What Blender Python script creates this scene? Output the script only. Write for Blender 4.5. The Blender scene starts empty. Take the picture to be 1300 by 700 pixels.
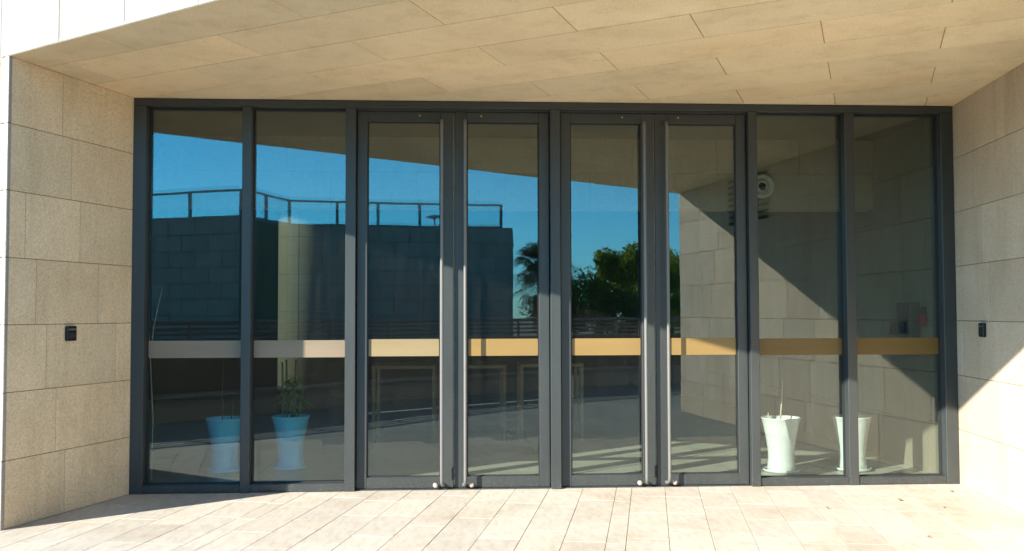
import bpy, math, random
from mathutils import Vector, Matrix
random.seed(7)
sc = bpy.context.scene
COL = sc.collection
R = math.radians

# ------------------------------------------------------------------ plan numbers (metres)
W, H = 6.41436, 3.0                       # glazed opening
A = Vector((-0.39196, -1.19539, 0))       # outer foot of the left flank
B = Vector((5.53100, -5.59511, 0))        # outer foot of the right flank
LW = A.normalized()                       # left flank, glass -> street
RW = (B - Vector((W, 0, 0))).normalized() # right flank
E = (B - A).normalized()                  # street face direction
EN = Vector((-E.y, E.x, 0))               # into the recess
if EN.y < 0: EN = -EN
GL = 0.09                                 # glass plane
SUN = Vector((1.31, 1.0, -0.768)).normalized()
SUN_EL = math.asin(-SUN.z)
SUN_AZ = math.atan2(-SUN.x, -SUN.y)

# ------------------------------------------------------------------ materials
class NT:
    def __init__(s, name):
        s.m = bpy.data.materials.new(name); s.m.use_nodes = True
        s.t = s.m.node_tree; s.t.nodes.clear()
        s.out = s.n('ShaderNodeOutputMaterial')
    def n(s, k, **kw):
        nd = s.t.nodes.new(k)
        for a, v in kw.items(): setattr(nd, a, v)
        return nd
    def l(s, a, b): s.t.links.new(a, b)
    def coord(s, scale=(1, 1, 1)):
        c = s.n('ShaderNodeTexCoord'); mp = s.n('ShaderNodeMapping'); mp.inputs['Scale'].default_value = scale
        s.l(c.outputs['Object'], mp.inputs['Vector']); return mp.outputs[0]
    def noise(s, vec, scale, detail=4, rough=.55):
        n = s.n('ShaderNodeTexNoise'); n.inputs['Scale'].default_value = scale
        n.inputs['Detail'].default_value = detail; n.inputs['Roughness'].default_value = rough
        s.l(vec, n.inputs['Vector']); return n.outputs['Fac']
    def ramp(s, fac, stops):
        r = s.n('ShaderNodeValToRGB'); e = r.color_ramp.elements
        while len(e) > 1: e.remove(e[-1])
        e[0].position = stops[0][0]; e[0].color = col4(stops[0][1])
        for p, c in stops[1:]:
            x = e.new(p); x.color = col4(c)
        s.l(fac, r.inputs['Fac']); return r.outputs['Color']
    def mix(s, mode, fac, a, b):
        m = s.n('ShaderNodeMix', data_type='RGBA', blend_type=mode)
        for sock, v in ((m.inputs[0], fac), (m.inputs[6], a), (m.inputs[7], b)):
            if hasattr(v, 'is_output'): s.l(v, sock)
            elif sock == m.inputs[0]: sock.default_value = v
            else: sock.default_value = col4(v)
        return m.outputs[2]
    def math(s, op, a, b=0.0):
        m = s.n('ShaderNodeMath', operation=op)
        for i, v in enumerate((a, b)):
            if hasattr(v, 'is_output'): s.l(v, m.inputs[i])
            else: m.inputs[i].default_value = v
        return m.outputs[0]
    def tone(s):
        a = s.n('ShaderNodeAttribute'); a.attribute_name = 'tone'; return a.outputs['Color']
    def bump(s, h, strength, dist):
        b = s.n('ShaderNodeBump'); b.inputs['Strength'].default_value = strength; b.inputs['Distance'].default_value = dist
        s.l(h, b.inputs['Height']); return b.outputs[0]
    def bsdf(s, base, rough=.6, metal=0, normal=None, spec=.5, coat=0):
        p = s.n('ShaderNodeBsdfPrincipled')
        for k, v in (('Base Color', base), ('Roughness', rough), ('Metallic', metal), ('Specular IOR Level', spec), ('Coat Weight', coat)):
            if hasattr(v, 'is_output'): s.l(v, p.inputs[k])
            elif k == 'Base Color': p.inputs[k].default_value = col4(v)
            else: p.inputs[k].default_value = v
        if normal is not None: s.l(normal, p.inputs['Normal'])
        s.l(p.outputs[0], s.out.inputs['Surface']); return p
def col4(c): return (c[0], c[1], c[2], 1) if not isinstance(c, (int, float)) else (c, c, c, 1)

def stone(name, c_lo, c_mid, c_hi, speck=.5, rust=.4, grain=170, bumpd=.0012):
    m = NT(name); v = m.coord()
    fine = m.noise(v, grain, 3, .7); mid = m.noise(v, 55, 5, .65); big = m.noise(v, 1.7, 5, .6)
    c = m.ramp(mid, [(.22, c_lo), (.5, c_mid), (.8, c_hi)])
    sp = m.ramp(fine, [(.36, (1 - speck,) * 3), (.5, (1, 1, 1)), (.68, (1 + speck * .28,) * 3)])
    c = m.mix('MULTIPLY', 1, c, sp)
    st = m.ramp(big, [(.3, (.86, .84, .80)), (.55, (1, 1, 1)), (.75, (1.05, 1.03, 1.0))])
    c = m.mix('MULTIPLY', .8, c, st)
    rs = m.ramp(m.noise(v, 9, 6, .75), [(.62, (1, 1, 1)), (.75, (1.0, .84, .62))])
    c = m.mix('MULTIPLY', rust, c, rs)
    c = m.mix('MULTIPLY', .6, c, m.ramp(m.noise(m.coord((2.5, 2.5, .35)), 2.2, 5, .7), [(.32, (.84, .82, .78)), (.5, (1, 1, 1))]))
    c = m.mix('MULTIPLY', 1, c, m.tone())
    m.bsdf(c, .82, 0, m.bump(fine, .5, bumpd), .3); return m.m

M = {}
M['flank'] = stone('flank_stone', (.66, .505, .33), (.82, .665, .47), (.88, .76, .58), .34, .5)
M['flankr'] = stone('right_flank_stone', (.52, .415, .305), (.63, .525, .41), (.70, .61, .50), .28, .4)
M['soffit'] = stone('soffit_stone', (.85, .665, .435), (.91, .745, .505), (.94, .81, .60), .30, .4)
M['street'] = stone('street_face_stone', (.28, .265, .25), (.33, .315, .295), (.37, .35, .33), .22, .15)
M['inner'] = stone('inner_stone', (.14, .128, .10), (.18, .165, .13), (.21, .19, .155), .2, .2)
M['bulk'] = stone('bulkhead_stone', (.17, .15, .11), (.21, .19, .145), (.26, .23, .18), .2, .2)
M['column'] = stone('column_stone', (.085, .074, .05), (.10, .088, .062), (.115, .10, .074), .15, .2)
M['farstone'] = stone('far_building_stone', (.40, .35, .30), (.48, .43, .37), (.55, .50, .44), .2, .2, 40)

def paving():
    m = NT('paving_stone'); v = m.coord(); va = m.coord((3.2, .8, 1))
    big = m.noise(v, 1.3, 6, .65); veins = m.noise(va, 7, 6, .7); fine = m.noise(v, 140, 3, .6)
    c = m.ramp(veins, [(.28, (.47, .43, .375)), (.5, (.57, .53, .47)), (.7, (.62, .585, .53))])
    c = m.mix('MULTIPLY', .8, c, m.ramp(big, [(.3, (.80, .75, .68)), (.5, (1, 1, 1)), (.7, (1.04, 1.03, 1.03))]))
    c = m.mix('MULTIPLY', .7, c, m.ramp(m.noise(v, 3.6, 7, .8), [(.60, (1, 1, 1)), (.74, (.80, .76, .70))]))
    c = m.mix('MULTIPLY', 1, c, m.ramp(fine, [(.3, (.90, .90, .90)), (.6, (1.03, 1.03, 1.03))]))
    c = m.mix('MULTIPLY', .9, c, m.ramp(m.noise(v, 28, 2, .5), [(.73, (1, 1, 1)), (.78, (.62, .55, .48))]))
    c = m.mix('MULTIPLY', 1, c, m.tone())
    m.bsdf(c, .72, 0, m.bump(fine, .4, .001), .35); return m.m
M['paving'] = paving()
def plain(name, c, rough=.5, metal=0, var=.12, scale=8, spec=.5, coat=0, bumpd=0):
    m = NT(name); v = m.coord(); n = m.noise(v, scale, 4, .6)
    cc = m.mix('MULTIPLY', 1, c, m.ramp(n, [(.3, (1 - var,) * 3), (.7, (1 + var,) * 3)]))
    nm = m.bump(m.noise(v, scale * 6, 3, .6), .5, bumpd) if bumpd else None
    m.bsdf(cc, rough, metal, nm, spec, coat); return m.m
M['smortar'] = plain('soffit_joint', (.44, .31, .165), .95, var=.3, scale=20)
M['void'] = plain('vent_slot_black', (.006, .006, .006), 1, spec=0)
M['nozzle'] = plain('grey_white_enamel', (.42, .43, .40), .6)
M['mortar'] = plain('mortar', (.30, .215, .13), .95, var=.3, scale=20)
M['pmortar'] = plain('paving_joint_sand', (.22, .165, .11), .95, var=.3, scale=20)
M['ground'] = plain('ground_dust', (.20, .18, .15), .95, var=.3, scale=.6)
def metal_paint(name, c, rough=.42):
    m = NT(name); v = m.coord((1, 1, .25)); n = m.noise(v, 5, 6, .7)
    z = m.n('ShaderNodeTexCoord'); sp = m.n('ShaderNodeSeparateXYZ'); m.l(z.outputs['Object'], sp.inputs[0])
    dust = m.math('MULTIPLY', m.math('GREATER_THAN', m.noise(m.coord(), 60, 4, .8), .56), m.math('SUBTRACT', 1, m.math('MULTIPLY', m.math('MINIMUM', sp.outputs[2], .2), 5)))
    cc = m.mix('MULTIPLY', 1, c, m.ramp(n, [(.3, (.82, .83, .85)), (.7, (1.12, 1.1, 1.08))]))
    cc = m.mix('MIX', m.math('MULTIPLY', dust, .10), cc, (.33, .30, .26))
    m.bsdf(cc, rough, 0, m.bump(m.noise(m.coord(), 90, 2), .15, .0006), .5); return m.m
M['alu'] = metal_paint('grey_powder_coated_aluminium', (.041, .048, .049))
M['rubber'] = plain('black_rubber', (.02, .02, .022), .6)
M['tube'] = plain('satin_aluminium_tube', (.17, .17, .168), .5, .1, .05, 12)
M['knob'] = plain('brushed_steel', (.62, .58, .54), .35, .6, .05)
M['black'] = plain('black_plastic', (.012, .012, .013), .28, 0, .2, 30)
M['brass'] = plain('brass', (.6, .42, .1), .4, .7)

def glass(name, tint, r0=.10, wob=.00012):
    m = NT(name)
    g = m.n('ShaderNodeNewGeometry'); d = m.n('ShaderNodeVectorMath', operation='DOT_PRODUCT')
    m.l(g.outputs['Normal'], d.inputs[0]); m.l(g.outputs['Incoming'], d.inputs[1])
    c = m.math('SUBTRACT', 1, m.math('ABSOLUTE', d.outputs['Value']))
    f = m.math('ADD', r0, m.math('MULTIPLY', m.math('POWER', c, 5), 1 - r0))
    tr = m.n('ShaderNodeBsdfTransparent'); tr.inputs[0].default_value = col4(tint)
    gl = m.n('ShaderNodeBsdfGlossy'); gl.inputs['Roughness'].default_value = 0.0
    gl.inputs['Color'].default_value = (.86, .97, 1, 1)
    if wob:
        m.l(m.bump(m.noise(m.coord(), 1.6, 2, .4), 1, wob * 3), gl.inputs['Normal'])
    mx = m.n('ShaderNodeMixShader'); m.l(f, mx.inputs[0]); m.l(tr.outputs[0], mx.inputs[1]); m.l(gl.outputs[0], mx.inputs[2])
    if wob:
        df = m.n('ShaderNodeBsdfDiffuse'); df.inputs[0].default_value = (.5, .5, .48, 1)
        dn = m.math('MULTIPLY', m.noise(m.coord((6, 6, .7)), 3, 5, .7), m.noise(m.coord(), 45, 4, .8))
        m3 = m.n('ShaderNodeMixShader'); m.l(m.math('MULTIPLY', m.math('POWER', dn, 2), .06), m3.inputs[0]); m.l(mx.outputs[0], m3.inputs[1]); m.l(df.outputs[0], m3.inputs[2]); mx = m3
    m.l(mx.outputs[0], m.out.inputs['Surface']); return m.m
M['glass'] = glass('green_tinted_glass', (.91, .95, .925), .07)
M['railglass'] = glass('clear_glass', (.82, .92, .93), .05, 0)
def film(name, c):
    m = NT(name); v = m.coord((.3, 1, 3)); n = m.noise(v, 4, 3)
    cc = m.mix('MULTIPLY', 1, c, m.ramp(n, [(.3, (.93, .93, .93)), (.7, (1.05, 1.05, 1.05))]))
    m.bsdf(cc, .38, 0, None, .4); return m.m
M['film_tan'] = film('tan_film', (.235, .185, .13))
M['film_gold'] = film('gold_film', (.25, .165, .06))
M['film_goldtan'] = film('pale_gold_film', (.26, .20, .11))
M['film_gold_shaded'] = film('shaded_gold_film', (.15, .092, .026))  # deeper gold of the right panes, with the soffit's shade painted in

def floor_mat():
    m = NT('interior_floor_tile'); v = m.coord()
    b = m.n('ShaderNodeTexBrick'); b.offset = .0; b.inputs['Scale'].default_value = 1
    b.inputs['Brick Width'].default_value = .8; b.inputs['Row Height'].default_value = .8; b.inputs['Mortar Size'].default_value = .004
    b.inputs['Color1'].default_value = (.31, .32, .265, 1); b.inputs['Color2'].default_value = (.35, .36, .30, 1); b.inputs['Mortar'].default_value = (.12, .12, .1, 1)
    m.l(v, b.inputs['Vector'])
    c = m.mix('MULTIPLY', 1, b.outputs['Color'], m.ramp(m.noise(v, 5, 6, .7), [(.3, (.85,) * 3), (.7, (1.1,) * 3)]))
    m.bsdf(c, .3, 0, None, .4); return m.m
M['ifloor'] = floor_mat()
M['plaster'] = plain('white_plaster', (.55, .54, .50), .9, 0, .05, 3)
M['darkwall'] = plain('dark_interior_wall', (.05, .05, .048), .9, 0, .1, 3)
M['wood'] = plain('light_wood', (.26, .155, .06), .5, 0, .15, 14)
M['pot_skylit'] = plain('sky_tinted_pale_glaze', (.20, .70, .92), .3, 0, .08, 9, .5, .4)  # same pale pots, blue sky light in the shade painted into the glaze
M['potwhite'] = plain('pale_green_white_glaze', (.52, .56, .56), .3, 0, .05, 9, .5, .4)
M['soil'] = plain('potting_soil', (.05, .04, .03), .95, 0, .4, 60, bumpd=.01)
M['stem'] = plain('green_stem', (.07, .11, .03), .6, 0, .3, 40)
M['leaf'] = plain('pot_leaf', (.10, .22, .05), .55, 0, .3, 20)
M['dry'] = plain('dry_stem', (.50, .44, .32), .8, 0, .2, 40)
M['red'] = plain('red_enamel', (.25, .02, .02), .4)
M['cabinet'] = plain('grey_green_enamel', (.025, .032, .035), .5)
M['rail'] = plain('grey_rail_paint', (.16, .18, .20), .4, .3, .1)
M['parapet'] = stone('parapet_stone', (.17, .15, .12), (.22, .195, .16), (.27, .24, .20), .2, .4)
M['ledge'] = stone('ledge_stone', (.34, .34, .34), (.42, .42, .42), (.5, .5, .5), .2, .2)
M['bark'] = plain('bark', (.09, .07, .05), .95, 0, .35, 12, bumpd=.01)
M['dryleaf'] = plain('dry_leaf', (.30, .19, .09), .8, 0, .3, 40)
def leafmat(name, c):
    m = NT(name); gm = m.n('ShaderNodeNewGeometry')
    ri = m.ramp(gm.outputs['Random Per Island'], [(0, tuple(x * .65 for x in c)), (.6, c), (1, (c[0] * 1.7, c[1] * 1.35, c[2]))])
    p = m.bsdf(ri, .5, 0, None, .4)
    tl = m.n('ShaderNodeBsdfTranslucent'); m.l(ri, tl.inputs[0]); mx = m.n('ShaderNodeMixShader'); mx.inputs[0].default_value = .6
    m.l(p.outputs[0], mx.inputs[1]); m.l(tl.outputs[0], mx.inputs[2]); m.l(mx.outputs[0], m.out.inputs['Surface']); return m.m
M['crown'] = leafmat('tree_leaves', (.26, .38, .045))
M['palmleaf'] = leafmat('palm_leaves', (.03, .055, .02))

# ------------------------------------------------------------------ mesh builder
class MB:
    def __init__(s): s.v = []; s.f = []; s.mi = []; s.t = []; s.sm = []
    def face(s, pts, mi=0, tone=(1, 1, 1), smooth=False):
        b = len(s.v); s.v += [tuple(p) for p in pts]; s.f.append(list(range(b, b + len(pts)))); s.mi.append(mi); s.t.append(tone); s.sm.append(smooth)
    def grid(s, rings, mi=0, closed=True, caps=True, tone=(1, 1, 1), smooth=True):
        b = len(s.v); n = len(rings[0])
        for r in rings: s.v += [tuple(p) for p in r]
        for i in range(len(rings) - 1):
            for j in range(n if closed else n - 1):
                k = (j + 1) % n
                s.f.append([b + i * n + j, b + i * n + k, b + (i + 1) * n + k, b + (i + 1) * n + j]); s.mi.append(mi); s.t.append(tone); s.sm.append(smooth)
        if caps and closed:
            s.f.append([b + j for j in range(n)][::-1]); s.mi.append(mi); s.t.append(tone); s.sm.append(False)
            s.f.append([b + (len(rings) - 1) * n + j for j in range(n)]); s.mi.append(mi); s.t.append(tone); s.sm.append(False)
    def box(s, x0, x1, y0, y1, z0, z1, mi=0, c=0.0, tone=(1, 1, 1)):
        # chamfered box: rings up z
        if c <= 0:
            P = [(x0, y0), (x1, y0), (x1, y1), (x0, y1)]
            s.grid([[(x, y, z) for x, y in P] for z in (z0, z1)], mi, tone=tone, smooth=False); return
        def ring(i, z):
            a0, a1, b0, b1 = x0 + i, x1 - i, y0 + i, y1 - i
            return [(a0 + c, b0, z), (a1 - c, b0, z), (a1, b0 + c, z), (a1, b1 - c, z), (a1 - c, b1, z), (a0 + c, b1, z), (a0, b1 - c, z), (a0, b0 + c, z)]
        s.grid([ring(c * .999, z0), ring(0, z0 + c), ring(0, z1 - c), ring(c * .999, z1)], mi, tone=tone, smooth=False)
    def prism(s, pts, z0, z1, mi=0):
        a = sum(pts[i][0] * pts[(i + 1) % len(pts)][1] - pts[(i + 1) % len(pts)][0] * pts[i][1] for i in range(len(pts)))
        if a < 0: pts = pts[::-1]
        s.grid([[(p[0], p[1], z) for p in pts] for z in (z0, z1)], mi, smooth=False)
    def tube(s, path, rad, n=10, mi=0, smooth=True):
        path = [Vector(p) for p in path]; rings = []
        rr = rad if isinstance(rad, (list, tuple)) else [rad] * len(path)
        up = None
        for i, p in enumerate(path):
            d = (path[min(i + 1, len(path) - 1)] - path[max(i - 1, 0)]).normalized()
            if up is None: up = Vector((0, 0, 1)) if abs(d.z) < .9 else Vector((1, 0, 0))
            a = d.cross(up).normalized(); bb = a.cross(d).normalized(); up = bb
            rings.append([p + (a * math.cos(2 * math.pi * k / n) + bb * math.sin(2 * math.pi * k / n)) * rr[i] for k in range(n)])
        s.grid(rings, mi, smooth=smooth)
    def lathe(s, prof, cx, cy, z, n=40, mi=0, wob=None):
        rings = []
        for r, h in prof: rings.append([(cx + r * math.cos(2 * math.pi * k / n), cy + r * math.sin(2 * math.pi * k / n), z + h) for k in range(n)])
        s.grid(rings, mi)
    def ball(s, c, r, mi=0, n=14, sc_=(1, 1, 1)):
        rings = []
        for i in range(1, 9):
            a = math.pi * i / 9
            rings.append([(c[0] + sc_[0] * r * math.sin(a) * math.cos(2 * math.pi * k / n), c[1] + sc_[1] * r * math.sin(a) * math.sin(2 * math.pi * k / n), c[2] - sc_[2] * r * math.cos(a)) for k in range(n)])
        s.grid(rings, mi)
    def build(s, name, mats, parent=None, loc=None):
        me = bpy.data.meshes.new(name); me.from_pydata(s.v, [], s.f)
        for m in (mats if isinstance(mats, (list, tuple)) else [mats]): me.materials.append(m)
        me.polygons.foreach_set('material_index', s.mi); me.polygons.foreach_set('use_smooth', s.sm)
        ca = me.color_attributes.new('tone', 'FLOAT_COLOR', 'CORNER')
        buf = []
        for f, t in zip(s.f, s.t): buf += [t[0], t[1], t[2], 1.0] * len(f)
        ca.data.foreach_set('color', buf); me.update()
        if loc is not None:
            me.transform(Matrix.Translation(-Vector(loc)))
        o = bpy.data.objects.new(name, me); COL.objects.link(o)
        if loc is not None and parent is None: o.location = loc
        if parent is not None:
            o.parent = parent
            o.matrix_parent_inverse = Matrix.Translation(-parent.location) if parent.get('wp') else Matrix.Identity(4)
            if loc is not None: o.location = loc
        return o
def tag(o, label=None, cat=None, group=None, kind=None):
    if label: o['label'] = label
    if cat: o['category'] = cat
    if group: o['group'] = group
    if kind: o['kind'] = kind
    return o
def empty(name, loc=(0, 0, 0)):
    o = bpy.data.objects.new(name, None); o.location = loc; o.empty_display_size = .2; COL.objects.link(o)
    o['wp'] = 1                              # children are modelled in world coordinates
    return o

# polygon clipping
def clip(poly, p, n):
    out = []
    for i in range(len(poly)):
        a, b = poly[i], poly[(i + 1) % len(poly)]
        da = (a[0] - p[0]) * n[0] + (a[1] - p[1]) * n[1]; db = (b[0] - p[0]) * n[0] + (b[1] - p[1]) * n[1]
        if da >= 0: out.append(a)
        if (da >= 0) != (db >= 0):
            t = da / (da - db); out.append((a[0] + (b[0] - a[0]) * t, a[1] + (b[1] - a[1]) * t))
    return out
def inset(poly, d):
    n = len(poly); a = sum(poly[i][0] * poly[(i + 1) % n][1] - poly[(i + 1) % n][0] * poly[i][1] for i in range(n)) / 2
    if a < 0: poly = poly[::-1]; a = -a
    if a < .004: return None
    out = poly
    for i in range(n):
        p, q = poly[i], poly[(i + 1) % n]; L = math.hypot(q[0] - p[0], q[1] - p[1])
        if L < 1e-6: continue
        nx, ny = -(q[1] - p[1]) / L, (q[0] - p[0]) / L
        out = clip(out, (p[0] + nx * d, p[1] + ny * d), (nx, ny))
        if len(out) < 3: return None
    a = sum(out[i][0] * out[(i + 1) % len(out)][1] - out[(i + 1) % len(out)][0] * out[i][1] for i in range(len(out))) / 2
    return out if a > .001 else None
def slab(mb, poly, O, ex, ey, n, th=.02, gap=.0022, ch=.0016, mi=0, tone=(1, 1, 1), lift=0.0):
    """a stone slab: poly in (ex,ey) plane at O, outer face towards n"""
    o = inset(poly, gap)
    if not o: return
    i = inset(o, ch)
    if not i or len(i) != len(o): i = o; ch = 0
    P = lambda q, h: O + ex * q[0] + ey * q[1] + n * (h + lift)
    k = len(o); fl = ex.cross(ey).dot(n) < 0
    def F(pts): mb.face(pts[::-1] if fl else pts, mi, tone)
    F([P(q, 0) for q in i])
    for j in range(k):
        l = (j + 1) % k
        F([P(o[j], -ch), P(o[l], -ch), P(i[l], 0), P(i[j], 0)])
        F([P(o[j], -th), P(o[l], -th), P(o[l], -ch), P(o[j], -ch)])
def rtone(v=.06, h=.02):
    v *= 1.25
    a = 1 + random.uniform(-v, v); b = random.uniform(-h, h)
    return (a + b, a, a - b)

ZA = Vector((0, 0, 1))
def wall_slabs(mb, P0, d, n, rows, L0, L1, joints, z_clip=None, tv=.06, th_=.025, gap=.0022):
    for i, (z0, z1) in enumerate(rows):
        js = sorted(j for j in joints(i) if L0 + .02 < j < L1 - .02); xs = [L0] + js + [L1]
        for a, b in zip(xs, xs[1:]):
            slab(mb, [(a, z0), (b, z0), (b, z1), (a, z1)], P0, d, ZA, n, th_, gap, tone=rtone(tv, .02), lift=random.uniform(-.0006, .0006))

# ================================================================== GROUND
g = MB(); g.face([(-300, -300, -.03), (300, -300, -.03), (300, 300, -.03), (-300, 300, -.03)])
tag(g.build('ground', M['ground']), kind='structure')
pb = MB(); pb.box(-11.5, 13, -15, .06, -.2, -.006)
bed = pb.build('paving_bed', M['pmortar']); tag(bed, kind='structure')
th = R(11.3); fx = Vector((math.cos(th), -math.sin(th), 0)); fy = Vector((math.sin(th), math.cos(th), 0))
pv = MB(); lines = [0.666, .913, 1.167, 1.297, 1.556, 1.817, 2.073, 2.332, 2.585, 2.847, 3.105, 3.362, 3.617, 3.734, 3.987, 4.243, 4.491, 4.751, 5.015, 5.266, 5.526, 5.777]
while lines[-1] < 16: lines.append(lines[-1] + .257)
lines = lines[::-1]
while lines[-1] > -12: lines.append(lines[-1] - .257)
lines = lines[::-1]
for a, b in zip(lines, lines[1:]):
    a_ = a
    y = -16 + random.uniform(0, .5)
    while y < 3:
        y1 = y + random.choice((.52, .52, .6, .78))
        poly = [(a, y), (b, y), (b, y1), (a, y1)]
        # keep to the plaza (world y < .05)
        w2 = [(fx * p[0] + fy * p[1]) for p in poly]; wp = [(q.x, q.y) for q in w2]
        wp = clip(wp, (0, .05), (0, -1)); 
        if len(wp) >= 3: wp = clip(wp, (0, -15), (0, 1))
        if len(wp) >= 3 and -11.4 < wp[0][0] < 12.9:
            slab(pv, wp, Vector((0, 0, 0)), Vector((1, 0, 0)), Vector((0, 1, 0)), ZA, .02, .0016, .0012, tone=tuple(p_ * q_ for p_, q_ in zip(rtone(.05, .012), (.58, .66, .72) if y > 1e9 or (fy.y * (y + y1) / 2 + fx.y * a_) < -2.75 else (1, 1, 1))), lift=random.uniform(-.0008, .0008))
        y = y1
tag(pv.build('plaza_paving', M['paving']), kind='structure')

# ================================================================== STONE BUILDING
bld = empty('stone_building', (W / 2, 0, 0))
tag(bld, 'pale stone clad building whose slanting flanks and soffit frame the glazed entrance', 'building')
RZ = H / 7
rows = [(H - RZ * (i + 1), H - RZ * i) for i in range(7)]
Z0 = Vector((0, 0, 0))
LN = Vector((-LW.y, LW.x, 0));  LN = LN if LN.x > 0 else -LN       # faces the recess
RN = Vector((-RW.y, RW.x, 0));  RN = RN if RN.x < 0 else -RN
LL = A.length; RL = (B - Vector((W, 0, 0))).length
def quad_slab(mb, P, d, L0, L1, n, off, t, z0, z1, mi=0):
    a = P + d * L0 - n * off; b = P + d * L1 - n * off; c = b - n * t; e = a - n * t
    mb.prism([(p.x, p.y) for p in (a, b, c, e)], z0, z1, mi)
lj = [[.761], [.666], [.57, 1.09], [.369, .984], [.168, .881], [.06, .782], [.688]]
m = MB(); wall_slabs(m, Z0, LW, LN, rows, -.12, LL, lambda i: lj[i])
quad_slab(m, Z0, LW, -.12, LL - .03, LN, .006, .3, -.1, H + .02, 1)
lf = m.build('side_wall', [M['flank'], M['mortar']], bld); lf['label'] = 'short left flank wall of beige granite slabs, wholly in shade'
m = MB()
wall_slabs(m, Vector((W, 0, 0)), RW, RN, rows, -.12, RL, lambda i: [(.363 + .1 * i) % .655 + .655 * k for k in range(12)])
quad_slab(m, Vector((W, 0, 0)), RW, -.12, RL - .03, RN, .006, .3, -.1, H + .02, 1)
rf = m.build('side_wall', [M['flankr'], M['mortar']], bld); rf['label'] = 'long right flank wall with a diagonal edge of sunlight'
# louvre slots high on the right flank
m = MB()
for k in range(8):
    z = 2.42 + k * .072; a = Vector((W, 0, 0)) + RW * 3.03; b = Vector((W, 0, 0)) + RW * 4.05
    for dz in (0,):
        m.grid([[a + RN * .002 + ZA * z, a + RN * .02 + ZA * (z - .006), a + RN * .02 + ZA * (z + .022), a + RN * .002 + ZA * (z + .03)],
                [b + RN * .002 + ZA * z, b + RN * .02 + ZA * (z - .006), b + RN * .02 + ZA * (z + .022), b + RN * .002 + ZA * (z + .03)]], smooth=False)
m.build('louvre_vent', M['void'], bld)
# soffit
m = MB(); cs = E; a5 = math.atan(.085); ce = (E * math.cos(a5) + EN * math.sin(a5)); cn = Vector((-ce.y, ce.x, 0)); cn = cn if cn.y > 0 else -cn
O = A.copy(); sk = -.145
for r in range(-9, 19):
    d0 = .305 + .483 * (r - 1); d1 = d0 + .483
    off = .86 if r % 2 == 0 else .18
    for k in range(-8, 8):
        s0 = off + 1.36 * k; s1 = s0 + 1.36
        pl = [(s0 + sk * d0, d0), (s1 + sk * d0, d0), (s1 + sk * d1, d1), (s0 + sk * d1, d1)]
        wpl = [(O + ce * p[0] + cn * p[1]) for p in pl]; wp = [(q.x, q.y) for q in wpl]
        for P, n in ((A, EN), (Vector((0, 1.5, 0)), Vector((0, -1, 0))), (Z0 - LN * .05, LN), (Vector((W, 0, 0)) - RN * .05, RN)):
            if P.y == 1.5 or len(wp) < 3: pass
            if len(wp) >= 3: wp = clip(wp, (P.x, P.y), (n.x, n.y))
        if len(wp) >= 3:
            slab(m, wp, Vector((0, 0, H)), Vector((1, 0, 0)), Vector((0, 1, 0)), -ZA, .025, .0034, .0012, tone=rtone(.075, .03), lift=random.uniform(-.0006, .0006))
m.prism([tuple((A + EN * .03)[:2]), tuple((B + EN * .03)[:2]), (W + 1.0, .0), (W + .1, 1.5), (-.1, 1.5), (-.3, 0)], H + .0025, H + .3, 1)
m.build('soffit', [M['soffit'], M['smortar']], bld)
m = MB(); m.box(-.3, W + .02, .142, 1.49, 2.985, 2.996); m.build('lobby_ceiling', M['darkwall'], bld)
# street face : band over the opening, left and right of it
m = MB(); fr = [(H + .43 * k, H + .43 * (k + 1)) for k in range(8)]
LB = (B - A).length
wall_slabs(m, A, E, -EN, fr, -12, LB + 8, lambda i: [.547 + .644 * k + (.3 if i % 2 else 0) for k in range(-19, 26)], tv=.03)
SUN_HOLE = (-5.42, -4.66, 3.0, 5.38)  # unseen opening added in the street face so sun strikes the column
lo = [(H - RZ * (i + 1), H - RZ * i) for i in range(7)]
wall_slabs(m, A, E, -EN, lo, -12, 0, lambda i: [-.10 - .644 * k - (.3 if i % 2 else 0) for k in range(0, 19)], tv=.03)
wall_slabs(m, A, E, -EN, lo, LB, LB + 8, lambda i: [LB + .3 + .644 * k for k in range(0, 13)], tv=.03)
for a, b, z0, z1 in ((-12, SUN_HOLE[0], -.1, 6.4), (SUN_HOLE[0], SUN_HOLE[1], -.1, SUN_HOLE[2]), (SUN_HOLE[0], SUN_HOLE[1], SUN_HOLE[3], 6.4), (SUN_HOLE[1], -.31, -.1, 6.4), (-.31, -.03, H + .02, 6.4), (-.03, LB + .03, H + .012, 6.4), (LB + .03, LB + 8, -.1, 6.4)):
    quad_slab(m, A, E, a, b, -EN, .012, .28, z0, z1, 1)
# cut the slabs in front of the unseen window
keep = [i for i, f in enumerate(m.f) if not (m.mi[i] == 0 and SUN_HOLE[0] - .5 < (sum((Vector(m.v[j]) - A).dot(E) for j in f) / len(f)) < SUN_HOLE[1] + .5 and SUN_HOLE[2] - .25 < sum(m.v[j][2] for j in f) / len(f) < SUN_HOLE[3] + .25)]
m.f = [m.f[i] for i in keep]; m.t = [m.t[i] for i in keep]; m.mi = [m.mi[i] for i in keep]; m.sm = [m.sm[i] for i in keep]
m.build('street_wall', [M['street'], M['mortar']], bld)
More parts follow.
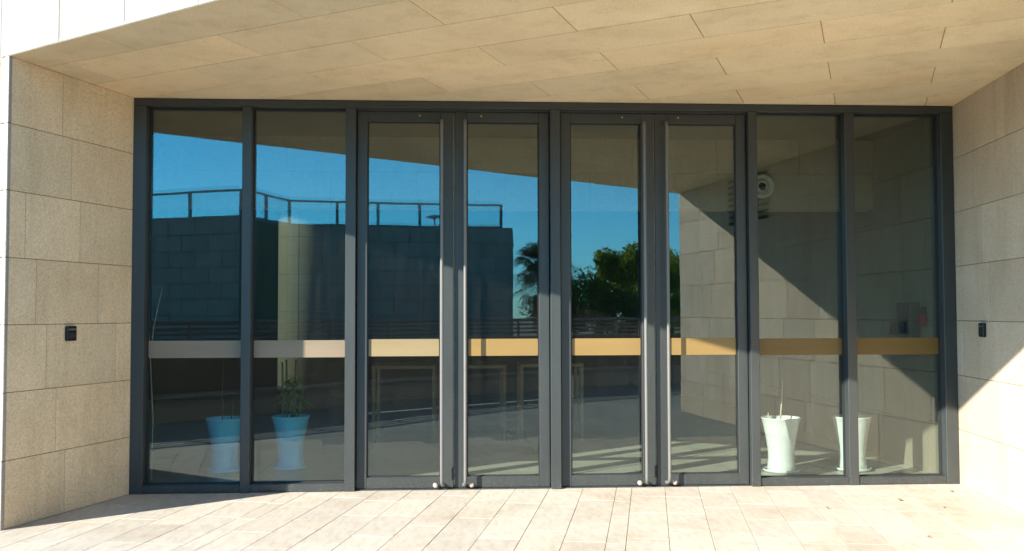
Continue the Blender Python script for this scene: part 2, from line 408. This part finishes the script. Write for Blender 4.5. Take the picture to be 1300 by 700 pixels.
# inside shell
m = MB(); m.face([(-10.3, .1, .006), (W + .05, .1, .006), (W + .05, 8.3, .006), (-10.3, 8.3, .006)])
fo = m.build('interior_floor', M['ifloor']); tag(fo, kind='structure')
m = MB()
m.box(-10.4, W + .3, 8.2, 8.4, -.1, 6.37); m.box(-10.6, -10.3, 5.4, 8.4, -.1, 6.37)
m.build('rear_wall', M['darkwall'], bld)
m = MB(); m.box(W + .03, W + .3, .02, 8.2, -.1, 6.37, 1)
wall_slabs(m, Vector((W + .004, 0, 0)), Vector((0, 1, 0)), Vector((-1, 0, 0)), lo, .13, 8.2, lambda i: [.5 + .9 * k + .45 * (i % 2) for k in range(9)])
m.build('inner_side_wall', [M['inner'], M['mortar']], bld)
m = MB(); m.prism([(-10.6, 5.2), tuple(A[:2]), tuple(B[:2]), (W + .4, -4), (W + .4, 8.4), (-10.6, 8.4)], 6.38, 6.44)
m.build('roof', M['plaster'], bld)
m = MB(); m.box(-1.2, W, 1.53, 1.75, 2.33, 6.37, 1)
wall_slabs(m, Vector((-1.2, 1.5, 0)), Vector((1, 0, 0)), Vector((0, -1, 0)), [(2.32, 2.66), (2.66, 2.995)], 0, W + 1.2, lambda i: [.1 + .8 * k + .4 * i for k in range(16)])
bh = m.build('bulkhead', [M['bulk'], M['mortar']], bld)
m = MB(); cx, cy, cz = 5.335, 1.495, 2.545; ring = []
for r, y in ((.118, 0), (.118, -.02), (.10, -.035), (.085, -.03), (.08, -.01), (.062, -.012), (.055, -.03), (.042, -.032), (.036, .0)):
    ring.append([(cx + r * math.cos(2 * math.pi * k / 36), cy + y, cz + r * math.sin(2 * math.pi * k / 36)) for k in range(36)])
m.grid(ring, 0, caps=False); m.grid([[(cx + .037 * math.cos(t * math.pi / 12), cy + y, cz + .037 * math.sin(t * math.pi / 12)) for t in range(24)] for y in (-.002, -.004)], 1)
nz = m.build('air_nozzle', [M['nozzle'], M['black']], bh)
m = MB(); rr = .34; cxx, cyy = .42, 5.68
m.lathe([(rr, .006), (rr, 6.37)], cxx, cyy, 0, 64)
for k in range(12): m.lathe([(rr + .001, 0), (rr + .001, .007)], cxx, cyy, .4 + k * .49, 64, 1)
jv = Vector((-.06, -1, 0)).normalized(); m.tube([(cxx + jv.x * rr, cyy + jv.y * rr, .01), (cxx + jv.x * rr, cyy + jv.y * rr, 6.3)], .004, 6, 1)
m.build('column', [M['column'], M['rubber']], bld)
# tall side window put in out of view to light the column
m = MB(); fp = A + EN * .1
def eb(mb, s0, s1, o0, o1, z0, z1, mi=0):
    p = [A + E * s0 + EN * o0, A + E * s1 + EN * o0, A + E * s1 + EN * o1, A + E * s0 + EN * o1]; mb.prism([(q.x, q.y) for q in p], z0, z1, mi)
h0, h1, z0, z1 = SUN_HOLE
for a, b, c, d in ((h0, h0 + .05, z0, z1), (h1 - .05, h1, z0, z1), (h0 + .05, h1 - .05, z0, z0 + .05), (h0 + .05, h1 - .05, z1 - .05, z1)): eb(m, a, b, .08, .16, c, d)
wn = m.build('added_window', M['alu'], bld)
m = MB(); eb(m, h0 + .05, h1 - .05, .115, .121, z0 + .05, z1 - .05); m.build('added_window_pane', M['railglass'], wn)

# ================================================================== GLAZED ENTRANCE
ent = empty('glazed_entrance', (W / 2, .06, 0))
tag(ent, 'wide dark grey aluminium glass front with four tall doors between fixed panes', 'glass entrance')
def part(name, mb, mat, parent, label=None):
    o = mb.build(name, mat, None); o.parent = parent
    if parent is ent: o.matrix_parent_inverse = Matrix.Translation(-ent.location)
    if label: o['label'] = label
    return o
m = MB(); m.box(0.004, .098, 0, .14, .0, 2.94, c=.003); part('jamb', m, M['alu'], ent)
m = MB(); m.box(6.312, 6.412, 0, .14, .0, 2.94, c=.003); part('jamb', m, M['alu'], ent)
m = MB(); m.box(.004, 6.412, 0, .14, 2.941, 2.996, c=.003); part('head_frame', m, M['alu'], ent)
mull = [(.821, .891), (1.605, 1.683), (3.186, 3.263), (4.752, 4.822), (5.527, 5.602)]
for a, b in mull:
    m = MB(); m.box(a, b, -.004, .13, .0, 2.94, c=.003); part('mullion', m, M['alu'], ent)
for a, b in ((.098, .821), (.891, 1.605), (4.822, 5.527), (5.602, 6.312)):
    m = MB(); m.box(a, b, .008, .13, .004, .062, c=.003); part('sill', m, M['alu'], ent)
def gasket(x0, x1, z0, z1, y, parent):
    m = MB(); t = .008
    for a in ((x0, x0 + t, z0, z1), (x1 - t, x1, z0, z1), (x0 + t, x1 - t, z0, z0 + t), (x0 + t, x1 - t, z1 - t, z1)):
        m.box(a[0], a[1], y - .012, y - .001, a[2], a[3])
    return m
def rr_band(x0, x1, z0, z1, y, t=.002, r=.008):
    m = MB(); pts = []
    for cx_, cz_, a0 in ((x1 - r, z0 + r, -90), (x1 - r, z1 - r, 0), (x0 + r, z1 - r, 90), (x0 + r, z0 + r, 180)):
        for k in range(5):
            a = R(a0 + k * 22.5); pts.append((cx_ + r * math.cos(a), cz_ + r * math.sin(a)))
    m.grid([[(x, y, z) for x, z in pts], [(x, y - t, z) for x, z in pts]], smooth=False); return m
def pane(x0, x1, z0, z1, y, parent, film_m, zb=(1.016, 1.148)):
    m = MB(); m.box(x0, x1, y, y + .008, z0, z1)
    ta, tb = random.uniform(-.0006, .0006), random.uniform(-.0006, .0006)
    m.v = [(v[0], v[1] + ta * (v[0] - (x0 + x1) / 2) + tb * (v[2] - (z0 + z1) / 2), v[2]) for v in m.v]
    gl = part('glass_pane', m, M['glass'], parent)
    bd = part('film_band', rr_band(x0 + .01, x1 - .01, zb[0], zb[1], y - .001), film_m, gl if parent is ent else parent)
    part('gasket', gasket(x0, x1, z0, z1, y, None), M['rubber'], gl if parent is ent else parent)
for (x0, x1), f in zip(((.098, .821), (.891, 1.605), (4.822, 5.527), (5.602, 6.312)), ('film_tan', 'film_tan', 'film_gold_shaded', 'film_gold_shaded')):
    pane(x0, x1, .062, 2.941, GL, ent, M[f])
# door leaves
leaves = [(1.690, 2.431, 'R', 2.171), (2.443, 3.179, 'L', 2.65), (3.270, 4.008, 'R', 3.761), (4.018, 4.745, 'L', 4.207)]
ordn = ['leftmost', 'second', 'third', 'rightmost']
for q, (x0, x1, hs, bx) in enumerate(leaves):
    ws = .078; wl, wr = (ws, .10) if hs == 'R' else (.095, ws)
    y0, y1 = .052, .105; zt, zbm = 2.925, .010
    m = MB()
    m.box(x0, x0 + wl, y0, y1, zbm, zt, c=.003); m.box(x1 - wr, x1, y0, y1, zbm, zt, c=.003)
    m.box(x0 + wl, x1 - wr, y0 + .001, y1 - .001, zt - .078, zt, c=.003); m.box(x0 + wl, x1 - wr, y0 + .001, y1 - .001, zbm, .096, c=.003)
    d = part('door', m, M['alu'], ent, '%s of the four tall glass door leaves' % ordn[q])
    pane(x0 + wl, x1 - wr, .096, zt - .078, GL - .008, d, M['film_gold' if q else 'film_goldtan'], (1.022, 1.154))
    # full height tubular pull with bent feet
    hx = x1 - .088 if hs == 'R' else x0 + .080
    sgn = 1 if hs == 'R' else -1
    m = MB(); pts = []
    pts.append((hx + sgn * .012, y0 - .002, .040))
    for k in range(6):
        a = R(90 * k / 5); pts.append((hx + sgn * .012 * (1 - math.sin(a)), -.03 + .05 * (1 - math.sin(a)), .038 + .05 * (1 - math.cos(a))))
    pts += [(hx, -.03, z) for z in (.2, .8, 1.4, 2.0, 2.6, 2.80)]
    for k in range(1, 6):
        a = R(90 * k / 5); pts.append((hx, -.03 + .05 * (1 - math.cos(a)), 2.80 + .05 * math.sin(a)))
    pts.append((hx, y0 - .002, 2.85))
    m.tube(pts, .0125, 14); part('pull_handle', m, M['tube'], d)
    kx = hx - .048 * sgn
    m = MB(); m.tube([(kx, y0, .04), (kx, .018, .04)], .009, 10); m.ball((kx, .008, .04), .020, sc_=(1, .8, 1)); part('knob', m, M['knob'], d)
    m = MB(); m.tube([(bx, y0 + .002, 2.893), (bx, y0 - .004, 2.893)], .007, 12); part('screw', m, M['brass'], d)
    if hs == 'R':
        m = MB(); m.box(x1 + .001, x1 + .009, y0 + .018, y0 + .03, .01, 2.92); part('brush_seal', m, M['dry'], d)
        m = MB(); m.box(x1 - .012, x1 + .004, y0 - .008, y0 + .001, .075, .165, c=.002)
        for zz in (.09, .12, .15): m.ball((x1 - .004, y0 - .008, zz), .0045, 0, 8)
        part('floor_bolt', m, M['black'], d)
m = MB(); m.box(1.683, 4.752, .03, .13, 2.926, 2.94); part('transom', m, M['alu'], ent)
m = MB(); m.box(1.684, 4.751, .03, .13, .001, .009); part('threshold', m, M['alu'], ent)

# ================================================================== WALL DEVICES
def reader(P, d, n, tc, label):
    o = empty('access_reader', tuple(P + d * tc + ZA * 1.22)); del o['wp']
    tag(o, label, 'card reader', 'access readers on the flank walls')
    d = d if d.cross(n).z > 0 else -d
    Mx = Matrix((( d.x, n.x, 0), (d.y, n.y, 0), (0, 0, 1))).to_4x4()
    m = MB(); m.box(-.046, .046, .001, .026, -.051, .051, c=.004); a = m.build('casing', M['black']); a.parent = o
    m = MB(); m.box(-.034, .034, .0262, .028, -.030, -.0, c=.0008); b = m.build('keypad_cover', M['cabinet']); b.parent = o
    m = MB(); m.box(-.036, .036, .0262, .0275, .022, .034, c=.0006); b = m.build('indicator_window', M['rail']); b.parent = o
    o.rotation_euler = Mx.to_euler()
    return o
reader(Z0, LW, LN, .665, 'small black card reader on the shaded left stone flank')
reader(Vector((W, 0, 0)), RW, RN, .562, 'small black card reader on the right stone flank above the sunlight edge')

# ================================================================== INTERIOR THINGS
def pot(x, y, mat, label, s=1.0):
    o = empty('flower_pot', (x, y, .006)); tag(o, label, 'flower pot', 'flower pots inside the glass')
    prof = [(.0, .012), (.112, .012), (.118, .02), (.114, .06), (.108, .12), (.112, .2), (.128, .30), (.148, .40), (.160, .445), (.165, .452), (.164, .46), (.156, .458), (.146, .43), (.143, .41)]
    m = MB(); m.lathe([(r * s, h * s) for r, h in prof], x, y, .006, 48); b = m.build('pot_body', mat, o)
    m = MB(); m.lathe([(.0, .0), (.13 * s, .0), (.152 * s, .012), (.156 * s, .026), (.150 * s, .028), (.138 * s, .014), (0.001, .010)], x, y, .006, 48); m.build('saucer', mat, o)
    m = MB(); m.lathe([(.144 * s, .40 * s), (.145 * s, .418 * s), (.06, .426 * s), (.001, .424 * s)], x, y, .006, 32); m.build('soil', M['soil'], o)
    return o
def leaf_blade(m, p, d, L, w, droop=.35):
    d = Vector(d).normalized(); side = d.cross(ZA).normalized(); a = Vector(p); rows_ = []
    for k in range(6):
        t = k / 5; c = a + d * L * t - ZA * droop * L * t * t; ww = w * math.sin(math.pi * min(.97, .12 + .88 * t)) * .5
        rows_.append([c - side * ww, c + ZA * ww * .15, c + side * ww])
    m.grid(rows_, 0, closed=False, caps=False)
pot(.477, 1.0, M['pot_skylit'], 'pale pot painted with blue sky light behind the leftmost pane, half hidden by the mullion')
pot(1.014, 1.12, M['pot_skylit'], 'pale pot, blue sky light painted on, with leafy bamboo canes behind the second pane')
pot(5.205, .66, M['potwhite'], 'white pot in sunlight behind the seventh pane, with one dry stick')
pot(5.838, .70, M['potwhite'], 'white pot behind the mullion between the two right panes')
# sparse plant in pot 1
p1 = empty('potted_plant', (.477, 1.0, .43)); tag(p1, 'two thin bare green stems in the left sky-tinted pot', 'plant')
m = MB(); m.tube([(.455, 1.0, .42), (.452, 1.0, .7), (.458, .995, .97)], [.006, .004, .002], 6); m.build('stem', M['stem'], p1)
m = MB(); m.tube([(.53, .98, .42), (.55, .97, .58), (.57, .95, .68)], [.005, .004, .002], 6); m.build('stem', M['stem'], p1)
m = MB(); rnd = random.Random(5)
for k in range(7): leaf_blade(m, (.455, 1.0, .50 + .02 * k), (rnd.uniform(-1, 1), rnd.uniform(-1, 1), .4), .07, .012)
m.build('foliage', M['leaf'], p1)
p2 = empty('bamboo_plant', (1.014, 1.12, .43)); tag(p2, 'lucky bamboo with upright green canes and drooping leaves in the second sky-tinted pot', 'plant')
for i, (dx, dy, h, lean) in enumerate(((-.065, 0, .93, -.012), (-.035, .02, .95, -.01), (.03, -.01, .95, .012), (.01, .03, .72, .02), (.055, 0, .74, .06), (.0, -.04, .66, .05))):
    m = MB(); n = 8; x0, y0 = 1.014 + dx, 1.12 + dy; pth = []; rad = []
    for k in range(n + 1):
        t = k / n; pth.append((x0 + lean * t, y0, .41 + (h - .41) * t)); rad.append(.0075 if k % 2 else .009)
    m.tube(pth, rad, 8); c = m.build('cane', M['stem'], p2)
m = MB(); rnd = random.Random(9)
for (x, y, z, k0, L) in ((.96, 1.12, .54, 9, .15), (1.03, 1.13, .68, 8, .16), (.99, 1.1, .74, 7, .12), (1.0, 1.12, .62, 7, .15), (.95, 1.12, .66, 7, .15), (1.07, 1.12, .74, 7, .20), (1.05, 1.1, .60, 7, .16), (1.02, 1.08, .52, 8, .13), (1.10, 1.12, .56, 6, .16)):
    for k in range(k0):
        leaf_blade(m, (x, y, z + rnd.uniform(-.04, .04)), (rnd.uniform(-.6, 1), rnd.uniform(-.7, .7), rnd.uniform(.1, .7)), L * rnd.uniform(.7, 1.2), .030, rnd.uniform(.3, .8))
m.build('foliage', M['leaf'], p2)
m = MB(); m.tube([(5.20, .66, .42), (5.215, .66, .6), (5.225, .655, .79)], [.008, .006, .002], 7); m.tube([(5.11, .70, .42), (5.11, .70, .50)], [.006, .003], 6); m.tube([(5.24, .62, .42), (5.25, .61, .48)], [.006, .003], 6)
tag(m.build('dry_stick', M['dry']), 'pale dry stick standing in the sunlit white pot', 'stick')
m = MB(); m.tube([(-.02, .62, .0), (-.015, .62, .5), (-.035, .6, 1.0), (-.01, .6, 1.25), (.02, .6, 1.4), (.055, .6, 1.57)], [.007, .006, .005, .004, .003, .0015], 6)
m.tube([(-.035, .6, 1.05), (-.05, .6, 1.25), (-.045, .6, 1.42)], [.004, .003, .001], 6)
tag(m.build('dry_branch', M['dry']), 'thin pale bare branch leaning beside the left jamb inside', 'branch')
# tables
def table(x0, x1, y0, y1, h, label):
    o = empty('wooden_table', ((x0 + x1) / 2, (y0 + y1) / 2, .006)); tag(o, label, 'table', 'wooden tables inside')
    m = MB(); m.box(x0, x1, y0, y1, h - .035, h, c=.003); m.build('tabletop', M['wood'], o)
    for a in (x0 + .004, x1 - .04):
        for b in (y0 + .004, y1 - .04):
            m = MB(); m.box(a, a + .036, b, b + .036, .006, h - .036, c=.002); m.build('leg', M['wood'], o)
table(1.57, 2.24, 2.75, 3.45, .81, 'light wooden table behind the first door')
table(2.33, 2.98, 2.75, 3.45, .81, 'light wooden table behind the second door')
table(3.12, 3.80, 2.75, 3.35, .82, 'light wooden table behind the middle mullion')
# wall cabinet, alarm
IW = W + .004
cb = empty('electrical_cabinet', (IW, .75, 1.2)); tag(cb, 'dark grey wall cabinet on the inner right wall', 'cabinet')
m = MB(); m.box(IW - .085, IW - .001, .62, .88, .98, 1.435, c=.004); m.build('cabinet_body', M['cabinet'], cb)
m = MB(); m.box(IW - .092, IW - .0855, .63, .87, .99, 1.425, c=.002); m.build('cabinet_door', M['cabinet'], cb)
m = MB(); m.box(IW - .094, IW - .001, .92, 1.0, 1.15, 1.27, c=.003); tag(m.build('switch_box', M['black']), 'small black switch box left of the dark wall cabinet', 'switch box')
al = empty('alarm_point', (IW, .52, 1.3)); tag(al, 'small red fire alarm point right of the dark cabinet', 'fire alarm')
m = MB(); m.box(IW - .05, IW - .001, .49, .56, 1.24, 1.33, c=.004); m.build('red_housing', M['red'], al)
m = MB(); m.box(IW - .04, IW - .001, .50, .55, 1.335, 1.40, c=.003); m.build('strobe', M['black'], al)
m = MB(); m.box(IW - .02, IW - .001, 1.16, 1.20, 1.15, 1.19, c=.002); tag(m.build('wall_socket', M['black']), 'tiny black wall socket beside the cabinet on the inner wall', 'socket')

# dry leaves on the paving
spots = [(5.631, -.634, 'dry curled brown leaf, largest of those on the right paving'), (6.172, -.33, 'dry leaf nearest the foot of the right flank'), (5.81, -.93, 'small dry leaf between the largest leaf and the right flank'), (5.282, -1.772, 'pale dry leaf nearest the viewer on the right paving'), (5.007, -.875, 'small dry leaf furthest left on the right paving')]
for i, (x, y, lab) in enumerate(spots):
    m = MB(); s = (.042, .034, .024, .024, .022)[i]; rnd = random.Random(i + 3); a = rnd.uniform(0, 6)
    rws = []
    for k in range(6):
        t = k / 5; w_ = s * .4 * math.sin(math.pi * min(.98, t * .9 + .06))
        c = (math.cos(a) * s * (t - .5), math.sin(a) * s * (t - .5))
        rws.append([(c[0] - math.sin(a) * w_, c[1] + math.cos(a) * w_, .012 + .3 * w_), (c[0], c[1], .003 + .012 * t * t), (c[0] + math.sin(a) * w_, c[1] - math.cos(a) * w_, .010 + .3 * w_)])
    m.grid(rws, 0, closed=False, caps=False)
    o = m.build('dry_leaf', M['dryleaf']); o.location = (x, y, .0); tag(o, lab, 'leaf', 'dry leaves on the paving')

# ================================================================== ACROSS THE PLAZA (seen in the glass)
base = [Vector(p) for p in ((-8.0, -.3, 0), (-4.2, -2.75, 0), (-1.43, -4.78, 0), (-.47, -5.62, 0), (1.03, -7.42, 0), (2.73, -8.95, 0), (4.56, -10.2, 0), (6.6, -11.1, 0), (10.5, -12.4, 0))]
pw = empty('parapet_wall', (1.03, -7.42, 0)); tag(pw, 'low stone parapet with seat ledge and grey rails, mirrored in the glass', 'parapet')
def ribbon(mb, offs, z0, z1, mi=0):
    L = []; Rr = []
    for i, p in enumerate(base):
        d = (base[min(i + 1, len(base) - 1)] - base[max(i - 1, 0)]).normalized(); nn = Vector((-d.y, d.x, 0)); nn = nn if nn.y > 0 or nn.x > 0 else -nn
        L.append(p + nn * offs[0]); Rr.append(p + nn * offs[1])
    mb.grid([[L[i] + ZA * z0, Rr[i] + ZA * z0, Rr[i] + ZA * z1, L[i] + ZA * z1] for i in range(len(base))], mi, smooth=False)
m = MB(); ribbon(m, (-.25, 0), 0, .90); ribbon(m, (-.28, .02), .901, .95); m.build('parapet_body', M['parapet'], pw)
m = MB(); ribbon(m, (.0, .24), .30, .345); ribbon(m, (.002, .17), 0, .299); m.build('seat_ledge', M['ledge'], pw)
rl = None
for k, (z, r_) in enumerate(((1.02, .018), (1.09, .018), (1.16, .018), (1.24, .03))):
    m = MB(); m.tube([p + Vector((-.08, -.08, z)) for p in base], r_, 8); m.build('rail', M['rail'], pw)
for i in range(len(base) - 1):
    L = (base[i + 1] - base[i]).length; n = max(1, round(L / 1.5))
    for k in range(n):
        p = base[i].lerp(base[i + 1], (k + .5) / n) + Vector((-.08, -.08, 0)); m = MB(); m.box(p.x - .02, p.x + .02, p.y - .02, p.y + .02, .95, 1.24); m.build('post', M['rail'], pw)

fb = empty('terrace_building', (-2, -33, 0)); tag(fb, 'dark stone building with glass railed roof terrace, mirrored in the glass', 'building')
fp = [Vector(p) for p in ((-20, -35.6, 0), (-10.06, -31.4, 0), (-5.75, -29.55, 0), (-4.61, -33.6, 0), (-2.2, -34.0, 0), (4.875, -34.7, 0), (5.6, -46, 0))]
ZT = 5.04; m = MB(); rws = [(ZT - .62 * (k + 1), ZT - .62 * k) for k in range(8)] + [(0, ZT - .62 * 8)]
for i in range(len(fp) - 1):
    d = (fp[i + 1] - fp[i]); L = d.length; d.normalize(); nn = Vector((-d.y, d.x, 0))
    cen = Vector((-4, -42, 0)); nn = nn if (fp[i] - cen).dot(nn) > 0 else -nn
    wall_slabs(m, fp[i], d, nn, rws, 0, L, lambda r: [1.24 * k + .62 * (r % 2) + .2 for k in range(20)], tv=.05, th_=.03, gap=.012)
m.prism([(p.x, p.y) for p in [fp[0] + Vector((.1, -.2, 0))] + [p + Vector((-.02 if i > 3 else .02, -.05, 0)) for i, p in enumerate(fp[1:-1])] + [Vector((5.55, -46, 0)), Vector((-20, -46, 0))]], 0, ZT - .04, 1)
m.build('wall', [M['farstone'], M['mortar']], fb)
m = MB(); 
for i in range(len(fp) - 1): m.tube([fp[i] + ZA * (ZT + .02) + Vector((0, -.05, 0)), fp[i + 1] + ZA * (ZT + .02) + Vector((0, -.05, 0))], .05, 4, smooth=False)
m.build('coping', M['farstone'], fb)
rlp = [p + Vector((-.45 if i > 3 else 0, -.35, 0)) for i, p in enumerate(fp)]
rlp[5] = Vector((4.42, -35.0, 0)); rlp[6] = Vector((4.9, -45.5, 0)); rlp.append(Vector((-14, -46, 0)))
rp = None; m = MB(); m.tube([p + ZA * (ZT + 1.08) for p in rlp], .05, 6); m.tube([p + ZA * (ZT + .10) for p in rlp], .025, 6)
rp = m.build('railing', M['rail'], fb)
for i in range(len(rlp) - 1):
    d = rlp[i + 1] - rlp[i]; L = d.length; n = max(1, round(L / 1.95)); d.normalize()
    for k in range(n + (1 if i == len(rlp) - 2 else 0)):
        p = rlp[i] + d * L * k / n; m = MB(); m.box(p.x - .065, p.x + .065, p.y - .03, p.y + .03, ZT, ZT + 1.10); m.build('post', M['rail'], rp)
    m = MB(); nn = Vector((-d.y, d.x, 0)); a, b = rlp[i] + d * .05 + nn * .05, rlp[i + 1] - d * .05 + nn * .05
    m.prism([(q.x, q.y) for q in (a, b, b + nn * .012, a + nn * .012)], ZT + .12, ZT + 1.25); m.build('glass_panel', M['railglass'], rp)
lp = empty('roof_lamp', (1.45, -38.5, ZT)); tag(lp, 'small white disc lamp on a pole on the roof terrace', 'lamp')
m = MB(); m.tube([(1.45, -38.5, ZT - .1), (1.45, -38.5, ZT + .85)], .04, 8); m.build('pole', M['rail'], lp)
m = MB(); m.lathe([(.05, .80), (.42, .86), (.40, .93), (.08, 1.0)], 1.45, -38.5, ZT, 20); m.build('lamp_head', M['plaster'], lp)

# tree and palm
def tree(name, x, y, h, rad, zc, label, seed, mat, nleaf=15000, leaf=.11):
    rnd = random.Random(seed); o = empty(name, (x, y, 0)); tag(o, label, 'tree', 'broadleaf trees beyond the parapet')
    m = MB(); m.tube([(x, y, -.03), (x + .05, y, h * .25), (x - .03, y, h * .5), (x, y, h * .72)], [.2, .15, .11, .05], 9)
    clumps = []
    for k in range(85):
        a = rnd.uniform(0, 2 * math.pi); u = rnd.random() ** .5; zz = rnd.uniform(-1, 1)
        rxy = math.sqrt(max(0, 1 - zz * zz * .85)) * u
        c = Vector((x + rad * rxy * math.cos(a), y + rad * rxy * math.sin(a), zc + (h - zc) * .86 * zz)); clumps.append((c, rnd.uniform(.35, .75)))
        if k % 3 == 0: m.tube([(x, y, h * .3), tuple((Vector((x, y, h * .45)) + c) / 2), tuple(c)], [.07, .045, .015], 6)
    m.build('trunk', M['bark'], o)
    m = MB()
    for k in range(nleaf):
        c, r_ = rnd.choice(clumps)
        v = Vector((rnd.gauss(0, 1), rnd.gauss(0, 1), rnd.gauss(0, .8))).normalized() * r_ * rnd.random() ** .4 * rnd.uniform(.85, 1.25)
        p = c + v; n = Vector((rnd.gauss(0, 1), rnd.gauss(0, 1), rnd.gauss(.6, 1))).normalized(); t = n.orthogonal().normalized(); b = n.cross(t); s = leaf * rnd.uniform(.5, 1.2)
        a = rnd.uniform(0, 6.28); t, b = t * math.cos(a) + b * math.sin(a), b * math.cos(a) - t * math.sin(a)
        m.face([p - t * s, p - b * s * .45, p + t * s, p + b * s * .45])
    m.build('crown', mat, o); return o
tree('broadleaf_tree', 10.5, -36.9, 4.35, 2.55, 2.2, 'round sunlit green tree mirrored in the third door', 3, M['crown'], 42000, .09)
tree('broadleaf_tree', 14.2, -41.5, 4.3, 2.1, 2.3, 'darker tree right of the round tree, mirrored in the fourth door', 8, M['crown'], 9000)
tree('broadleaf_tree', 7.6, -40.5, 2.7, 1.3, 1.6, 'low bush like tree left of the round sunlit tree', 12, M['crown'], 12000)
def palm(x, y, h, label, seed):
    rnd = random.Random(seed); o = empty('palm_tree', (x, y, 0)); tag(o, label, 'palm', 'palms beyond the parapet')
    m = MB(); m.tube([(x, y, -.03), (x + .03, y, h * .4), (x, y, h * .85)], [.16, .13, .12], 9); m.build('trunk', M['bark'], o)
    m = MB(); top = Vector((x, y, h * .84))
    for k in range(52):
        a = rnd.uniform(0, 6.28); el = rnd.uniform(-.7, 1.2); L = rnd.uniform(.8, 1.35); d = Vector((math.cos(a) * math.cos(el), math.sin(a) * math.cos(el), math.sin(el)))
        e = top + d * L * .6; m.tube([top, (top + e) / 2 + ZA * .03, e], [.012, .01, .006], 4)
        sd = d.cross(ZA).normalized(); upv = sd.cross(d)
        for j in range(-9, 10):
            f = j / 9 * 1.35; dd = (d * math.cos(f) + sd * math.sin(f)).normalized(); l = L * .55 * rnd.uniform(.8, 1.1)
            w = .016; tip = e + dd * l - ZA * l * rnd.uniform(.25, .7); mid = e + dd * l * .55 - ZA * l * .08; s2 = dd.cross(upv).normalized() * w
            m.face([e, mid + s2, tip, mid - s2])
    m.build('crown', M['palmleaf'], o)
palm(5.45, -26.8, 3.55, 'dark fan palm at the corner of the mirrored terrace building', 4)
palm(5.9, -30.5, 3.0, 'second fan palm right of the one at the building corner', 6)

# ================================================================== LIGHT, SKY, CAMERA
w = bpy.data.worlds.new('World'); sc.world = w; w.use_nodes = True; nt = w.node_tree; nt.nodes.clear()
sky = nt.nodes.new('ShaderNodeTexSky'); sky.sky_type = 'NISHITA'; sky.sun_disc = False
sky.sun_elevation = SUN_EL; sky.sun_rotation = SUN_AZ; sky.air_density = 1.0; sky.dust_density = .0; sky.ozone_density = 2.5
hs = nt.nodes.new('ShaderNodeHueSaturation'); hs.inputs['Saturation'].default_value = 1.3
bg = nt.nodes.new('ShaderNodeBackground'); bg.inputs[1].default_value = .145; wo = nt.nodes.new('ShaderNodeOutputWorld')
ml = nt.nodes.new('ShaderNodeMix'); ml.data_type = 'RGBA'; ml.blend_type = 'MULTIPLY'; ml.inputs[0].default_value = 1; ml.inputs[7].default_value = (.48, 1.12, 1.16, 1)
nt.links.new(sky.outputs[0], hs.inputs['Color']); nt.links.new(hs.outputs[0], ml.inputs[6]); gz = nt.nodes.new('ShaderNodeTexCoord'); sz = nt.nodes.new('ShaderNodeSeparateXYZ'); nt.links.new(gz.outputs['Generated'], sz.inputs[0])
mr = nt.nodes.new('ShaderNodeValToRGB'); e = mr.color_ramp.elements; e[0].position = 0.0; e[0].color = (.80, .82, 1.45, 1); e[1].position = .2; e[1].color = (1.05, 1.22, 1.25, 1)
for ps, cl in ((.08, (.92, 1.02, 1.38, 1)), (.4, (.7, .66, .62, 1)), (1.0, (.45, .42, .4, 1))):
    x = e.new(ps); x.color = cl
m2 = nt.nodes.new('ShaderNodeMix'); m2.data_type = 'RGBA'; m2.blend_type = 'MULTIPLY'; m2.inputs[0].default_value = 1
nt.links.new(sz.outputs[2], mr.inputs[0]); nt.links.new(ml.outputs[2], m2.inputs[6]); nt.links.new(mr.outputs[0], m2.inputs[7]); nt.links.new(m2.outputs[2], bg.inputs[0]); nt.links.new(bg.outputs[0], wo.inputs[0])
sl = bpy.data.lights.new('sun', 'SUN'); sl.energy = 5.0; sl.angle = R(.53); sl.color = (1, .93, .80)
so = bpy.data.objects.new('sun', sl); COL.objects.link(so); so.rotation_euler = SUN.to_track_quat('-Z', 'Y').to_euler()
cam = bpy.data.cameras.new('camera'); co = bpy.data.objects.new('camera', cam); COL.objects.link(co)
F = Vector((0.05676976, 0.99761781, 0.03919063)); Rv = Vector((0.99838727, -0.05671615, -0.00247942)); U = Vector((2.5077e-04, -0.03926817, 0.99922868))
mt = Matrix(((Rv.x, U.x, -F.x), (Rv.y, U.y, -F.y), (Rv.z, U.z, -F.z))).to_4x4(); mt.translation = Vector((2.45614, -7.53121, 1.34789)); co.matrix_world = mt
cam.sensor_fit = 'HORIZONTAL'; cam.sensor_width = 36; cam.lens = 34.3286; cam.clip_start = .05; cam.clip_end = 1000
sc.camera = co
sc.render.engine = 'CYCLES'; cy = sc.cycles
cy.max_bounces = 10; cy.diffuse_bounces = 5; cy.glossy_bounces = 5; cy.transparent_max_bounces = 24; cy.transmission_bounces = 6
cy.caustics_reflective = False; cy.caustics_refractive = False; cy.sample_clamp_indirect = 6
cy.use_denoising = True
try: cy.denoiser = 'OPENIMAGEDENOISE'
except Exception: pass
vs = sc.view_settings; vs.view_transform = 'Standard'; vs.look = 'None'; vs.exposure = 1.3; vs.gamma = 1; vs.use_curve_mapping = False
